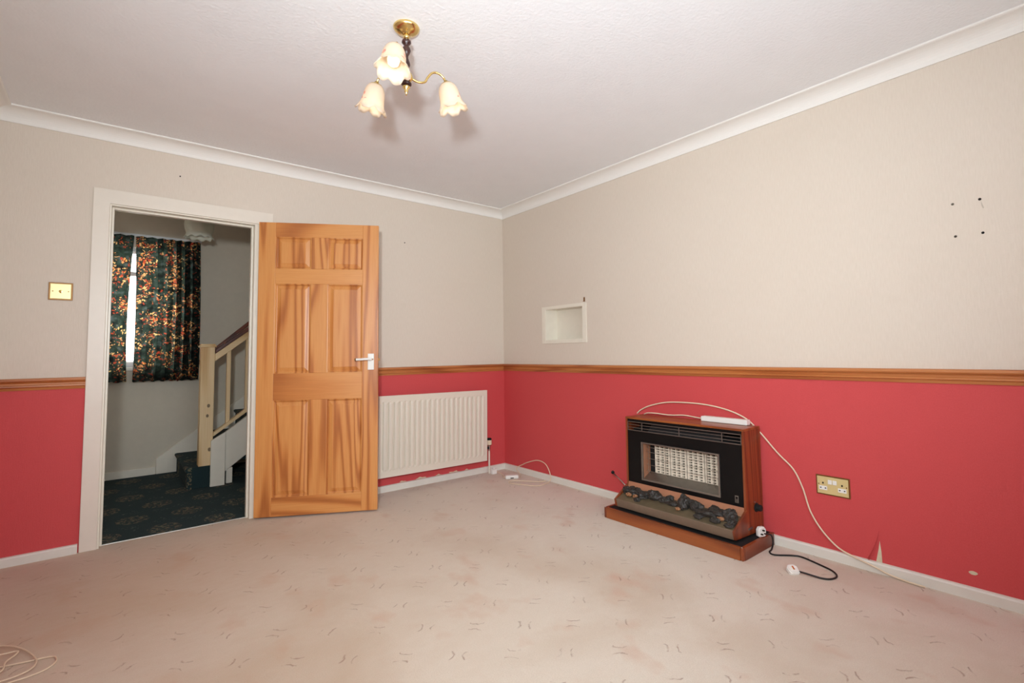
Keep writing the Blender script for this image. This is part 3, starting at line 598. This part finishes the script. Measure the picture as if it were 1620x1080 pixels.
# ------------------------------------------------------------------ ceiling light
LX, LY = -1.932, -1.956
lf = thing('ceiling_light', 'brass three-arm ceiling light with frilled painted glass shades', 'ceiling light', (LX, LY, H))
obj('ceiling_rose', lathe([(0, 0), (.052, 0), (.054, -.004), (.052, -.010), (.044, -.018), (.030, -.026), (.018, -.030), (.014, -.034), (0, -.034)], 32), 'brass', lf, smooth=True)
obj('stem_collar', lathe([(0, -.034), (.012, -.034), (.014, -.042), (.010, -.052), (0, -.052)], 20), 'brass', lf, smooth=True)
obj('turned_stem', lathe([(0, -.052), (.010, -.052), (.018, -.060), (.019, -.068), (.012, -.076), (.009, -.080), (.016, -.092), (.018, -.102), (.013, -.114), (.008, -.124), (.008, -.134), (.014, -.150), (.016, -.162), (.010, -.178), (.007, -.186), (0, -.186)], 24), 'darkwood', lf, smooth=True)
obj('hub', lathe([(0, -.186), (.010, -.186), (.014, -.192), (.022, -.200), (.026, -.210), (.026, -.220), (.020, -.230), (.012, -.234), (0, -.234)], 24), 'brass', lf, smooth=True)
fn = obj('wood_ring', lathe([(0, -.234), (.016, -.234), (.021, -.240), (.021, -.247), (.014, -.253), (0, -.253)], 24), 'darkwood', lf, smooth=True)
obj('finial', lathe([(0, -.253), (.015, -.253), (.016, -.258), (.009, -.266), (.007, -.271), (.009, -.275), (.004, -.283), (.002, -.292), (0, -.293)], 20), 'brass', lf, smooth=True)
def shade_mesh():
    bm = bmesh.new(); seg = 60; prof = [(.020, .0), (.027, -.004), (.034, -.014), (.039, -.028), (.042, -.045), (.043, -.062), (.046, -.080), (.053, -.098), (.063, -.112)]
    rings = []
    for k, (r, z) in enumerate(prof):
        t = max(0, (k-4)/4); row = []
        for i in range(seg):
            a = 2*math.pi*i/seg; f = math.cos(6*a)
            row.append(bm.verts.new(((r+.004*t*t*f)*math.cos(a), (r+.004*t*t*f)*math.sin(a), z-.007*t*t*f+.003*t*t*math.cos(12*a))))
        rings.append(row)
    for a, b in zip(rings, rings[1:]):
        for i in range(seg): bm.faces.new((a[i], a[(i+1) % seg], b[(i+1) % seg], b[i]))
    return bm
bulbprof = [(0, -.018), (.010, -.020), (.012, -.034), (.020, -.052), (.024, -.068), (.021, -.084), (.012, -.094), (0, -.098)]
tocam = math.atan2(CAM.y-LY, CAM.x-LX)
shm = bmh = None
for k in range(3):
    an = tocam-math.radians(14)+k*2*math.pi/3
    c, s = math.cos(an), math.sin(an)
    P = lambda r, z: (r*c, r*s, z)
    arm = obj('arm', tube([P(.020, -.214), P(.050, -.222), P(.078, -.214), P(.092, -.190), P(.112, -.165), P(.138, -.160), P(.160, -.172), P(.172, -.192)], .0048, 10), 'brass', lf, smooth=True)
    tilt = Matrix.Translation(Vector(P(.172, -.190))) @ Matrix.Rotation(an, 4, 'Z') @ Matrix.Rotation(-math.radians(16), 4, 'Y')
    g = obj('gallery', lathe([(0, .006), (.008, .006), (.010, 0), (.024, -.006), (.030, -.014), (.028, -.016), (.018, -.010), (0, -.008)], 24), 'brass', lf, smooth=True); g.matrix_local = tilt
    if shm is None:
        sh = obj('shade', shade_mesh(), 'shade', lf, smooth=True); shm = sh.data; m_ = sh.modifiers.new('t', 'SOLIDIFY'); m_.thickness = .0022
    else:
        sh = bpy.data.objects.new('shade', shm); COL.objects.link(sh); sh.parent = lf; m_ = sh.modifiers.new('t', 'SOLIDIFY'); m_.thickness = .0022
    sh.matrix_local = tilt @ Matrix.Translation((0, 0, -.008))
    b = obj('bulb', lathe(bulbprof, 16), 'bulb', lf, smooth=True); b.matrix_local = tilt
    l = lamp('lamp_light', 'POINT', tilt @ Vector((0, 0, -.112)), .45, (1, .86, .66), shadow_soft_size=.02); l.parent = lf

# ------------------------------------------------------------------ hall beyond the doorway
HY = 2.07; HXL, HXR = -3.75, -.55
struct(obj('floor_hall', boxes((HXL, HXR, .05, HY+.1, -.06, 0)), 'hallcarpet'), 'dark green patterned hall carpet', 'floor')
struct(obj('ceiling_hall', boxes((HXL-.1, HXR+.1, T, HY+.15, H, H+.08)), 'ceil'), 'white hall ceiling', 'ceiling')
HW = (-3.35, -2.36, .99, 2.10)
struct(obj('wall_hall_far', boxes((HXL, HW[0], HY, HY+.15, -.06, H), (HW[1], HXR, HY, HY+.15, -.06, H), (HW[0], HW[1], HY, HY+.15, -.06, HW[2]), (HW[0], HW[1], HY, HY+.15, HW[3], H)), 'hallwall'), 'pale hall wall behind the curtains and stairs', 'wall')
struct(obj('wall_hall_left', boxes((HXL-.1, HXL, T, HY+.15, -.06, H)), 'hallwall'), 'pale end wall of the hall', 'wall')
struct(obj('wall_hall_right', boxes((HXR, HXR+.1, T, HY+.15, -.06, H)), 'hallwall'), 'pale wall at the top of the stairs', 'wall')
struct(obj('wall_hall_near', boxes((HXL, DX0, T, T+.012, -.01, H), (DX1, HXR, T, T+.012, -.01, H), (DX0, DX1, T, T+.012, DZ, H)), 'hallwall'), 'pale hall side of the doorway wall', 'wall')
wn2 = thing('window_2', 'bright hall window showing through the gap in the curtains', 'window', kind='structure')
a, b, c, d = HW
obj('window_frame', boxes((a, b, HY+.06, HY+.11, c, c+.05), (a, b, HY+.06, HY+.11, d-.05, d), (a, a+.05, HY+.06, HY+.11, c+.05, d-.05), (b-.05, b, HY+.06, HY+.11, c+.05, d-.05), (a, b, HY+.06, HY+.11, 1.84, 1.88)), 'upvc', wn2, bevel=.004)
for z0, z1 in ((c+.05, 1.84), (1.88, d-.05)): obj('pane', boxes((a+.05, b-.05, HY+.082, HY+.088, z0, z1)), 'glass', wn2)
obj('window_sill', boxes((a-.03, b+.03, HY-.05, HY+.06, c-.03, c)), 'white', wn2, bevel=.004)
struct(obj('baseboard_hall', boxes((HXL, -2.502, HY-.016, HY, -.01, .066)), 'white', bevel=.004), 'white skirting board along the hall wall', 'skirting board')
def curtain(x0, x1, zt, zb, folds, seed, lean, label):
    bm = bmesh.new(); nx, nz = 110, 26; rows = []
    for j in range(nz+1):
        v = j/nz; row = []
        for i in range(nx+1):
            u = i/nx
            amp = .026+.012*v
            ph = folds*2*math.pi*u+.8*math.sin(5*u+seed)+.25*math.sin(3*v+7*u)
            x = x0+(x1-x0)*u+(lean[0]*(1-u)+lean[1]*u)*math.sin(v*math.pi*.8)+.006*math.sin(2*ph)
            y = HY-.10+amp*math.sin(ph)-.012*v
            z = zt+(zb-zt)*v-.006*math.sin(folds*2*math.pi*u)*v
            row.append(bm.verts.new((x-x0, y-HY, z)))
        rows.append(row)
    for r0, r1 in zip(rows, rows[1:]):
        for i in range(nx): bm.faces.new((r0[i], r0[i+1], r1[i+1], r1[i]))
    return tag(obj('curtain', bm, 'curtain', None, (x0, HY, 0), smooth=True), label, 'curtain', 'hall curtains')
curtain(-3.42, -2.716, 2.19, .862, 8, 1, (0, -.030), 'dark floral hall curtain, the one cut off by the door frame')
curtain(-2.710, -2.215, 2.19, .862, 7, 2.3, (.014, .015), 'dark floral hall curtain, the one beside the wall handrail')
ct = thing('curtain_track', 'white curtain track above the hall window', 'curtain track', (0, 0, 0))
obj('rail', boxes((-3.45, -2.20, HY-.085, HY-.070, 2.192, 2.212)), 'upvc', ct)
for x in (-3.3, -2.72, -2.28): obj('bracket', boxes((x-.008, x+.008, HY-.070, HY, 2.195, 2.21)), 'upvc', ct)
obj('cord', cyl((-2.715, HY-.085, 2.20), (-2.715, HY-.085, 2.09), .002, 6), 'upvc', ct)
obj('cord_pull', lathe([(0, 2.095), (.004, 2.09), (.009, 2.05), (.009, 2.04), (0, 2.04)], 10), 'upvc', ct, (-2.715, HY-.085, 0))

# stairs rise to the right along the far wall
S0, GO, RI = -2.345, .238, .186; SY0, SY1 = 1.235, HY-.022; NS = 7
st = thing('staircase', 'staircase with dark carpeted treads and bare pine newel and balusters', 'staircase', (S0, SY0, 0))
for i in range(NS):
    x0 = S0+i*GO; z1 = .172+i*RI
    prof = [(x0-S0, z1-RI if i else .0), (x0-S0, z1-.035), (x0-.012-S0, z1-.028), (x0-.018-S0, z1-.014), (x0-.012-S0, z1-.003), (x0-S0, z1), (x0+GO-S0, z1), (x0+GO-S0, z1-RI if i else .0)]
    y0 = SY0 if i else 1.20
    o = obj('step', prism(prof, 1, (.045 if i else -.065), SY1-SY0), 'hallcarpet', st)
sl = .755
ws = [(-2.500, 0), (-2.500, .140), (-2.470, .165), (-1.0, .165+1.47*sl), (-1.0, .165+1.47*sl-.40), (-2.34, .0)]
obj('wall_string', prism([(x-S0, z) for x, z in ws], 1, SY1-SY0, HY-SY0-.001), 'white', st, bevel=.003)
os_ = [(-2.078, .105), (-2.078, .437), (-1.0, .437+1.078*sl), (-1.0, .105+1.078*.78)]
obj('outer_string', prism([(x-S0, z) for x, z in os_], 1, 1.175-SY0, 1.215-SY0), 'white', st, bevel=.003)
obj('apron_panel', prism([(-2.187-S0, 0), (-2.187-S0, .375), (-2.150-S0, .400), (-2.083-S0, .440), (-2.083-S0, 0)], 1, 1.148-SY0, 1.170-SY0), 'white', st, bevel=.002)
obj('support_post', boxes((-2.066-S0, -2.020-S0, 1.195-SY0, 1.235-SY0, 0, .13)), 'white', st, bevel=.002)
nx, ny, nz = -2.220-S0, 1.225-SY0, .172
nw = tag(obj('newel_post', boxes((-.049, .049, -.049, .049, 0, .985)), 'rawz', st, (nx, ny, nz), bevel=.003), 'bare knotty pine newel post')
obj('post_cap', boxes((-.060, .060, -.060, .060, .985, 1.000), (-.052, .052, -.052, .052, 1.000, 1.012)), 'rawz', nw, bevel=.004)
def slope(x0, x1, z0, z1, y0, y1, s): return prism([(x0, z0+0), (x1, z0+(x1-x0)*s), (x1, z1+(x1-x0)*s), (x0, z1)], 1, y0, y1)
s2 = .80; bo = (-2.17-S0, 1.195-SY0, .41)
obj('base_rail', slope(0, 1.1, .0, .030, -.035, .030, sl), 'rawx', st, bo, bevel=.002)
rl = obj('hand_rail', slope(0, 1.1, .628, .690, -.030, .030, s2), 'rawx', st, bo, bevel=.003)
tag(obj('rail_cap', slope(0, 1.1, .690, .728, -.033, .033, s2), 'mahog', rl, bevel=.006), 'dark brown top of the handrail')
for k in range(7):
    x = .088+k*.142
    obj('baluster', prism([(x, .030+x*sl), (x+.030, .030+(x+.030)*sl), (x+.030, .630+(x+.030)*s2), (x, .630+x*s2)], 1, -.016, .016), 'rawz', st, bo, bevel=.0015)
hr = thing('wall_handrail', 'slim brown handrail fixed along the hall wall', 'handrail', (-2.365, HY-.06, .868))
obj('rail', slope(0, 1.3, -.022, .022, -.020, .020, .93), 'mahog', hr, bevel=.006)
for x in (.35, 1.0): obj('bracket', boxes((x-.012, x+.012, .018, .059, x*.93-.02, x*.93+.01)), 'browned', hr)
# hall lamp
hl = thing('hall_lamp', 'opal glass ceiling lamp with scalloped rim in the hall', 'ceiling light', (-2.294, 1.3, H))
obj('ceiling_plate', lathe([(0, 0), (.06, 0), (.062, -.012), (.05, -.02), (0, -.02)], 24), 'plastic', hl, smooth=True)
obj('lamp_rod', cyl((0, 0, -.02), (0, 0, -.13), .010, 12), 'brass', hl)
obj('gallery', lathe([(0, -.118), (.045, -.120), (.052, -.132), (.050, -.145), (0, -.14)], 24), 'brass', hl, smooth=True)
bm = bmesh.new(); seg = 60; rings = []
for k, (r, z) in enumerate(((.050, -.135), (.072, -.142), (.094, -.162), (.105, -.192), (.107, -.222), (.102, -.252), (.094, -.276), (.091, -.292), (.097, -.312), (.106, -.326))):
    t = max(0, (k-6)/3); rings.append([bm.verts.new(((r+.004*t*math.cos(10*a))*math.cos(a), (r+.004*t*math.cos(10*a))*math.sin(a), z-.008*t*math.cos(10*a))) for a in [2*math.pi*i/seg for i in range(seg)]])
for a, b in zip(rings, rings[1:]):
    for i in range(seg): bm.faces.new((a[i], a[(i+1) % seg], b[(i+1) % seg], b[i]))
o = obj('glass_shade', bm, 'hallshade', hl, smooth=True); o.modifiers.new('t', 'SOLIDIFY').thickness = .003
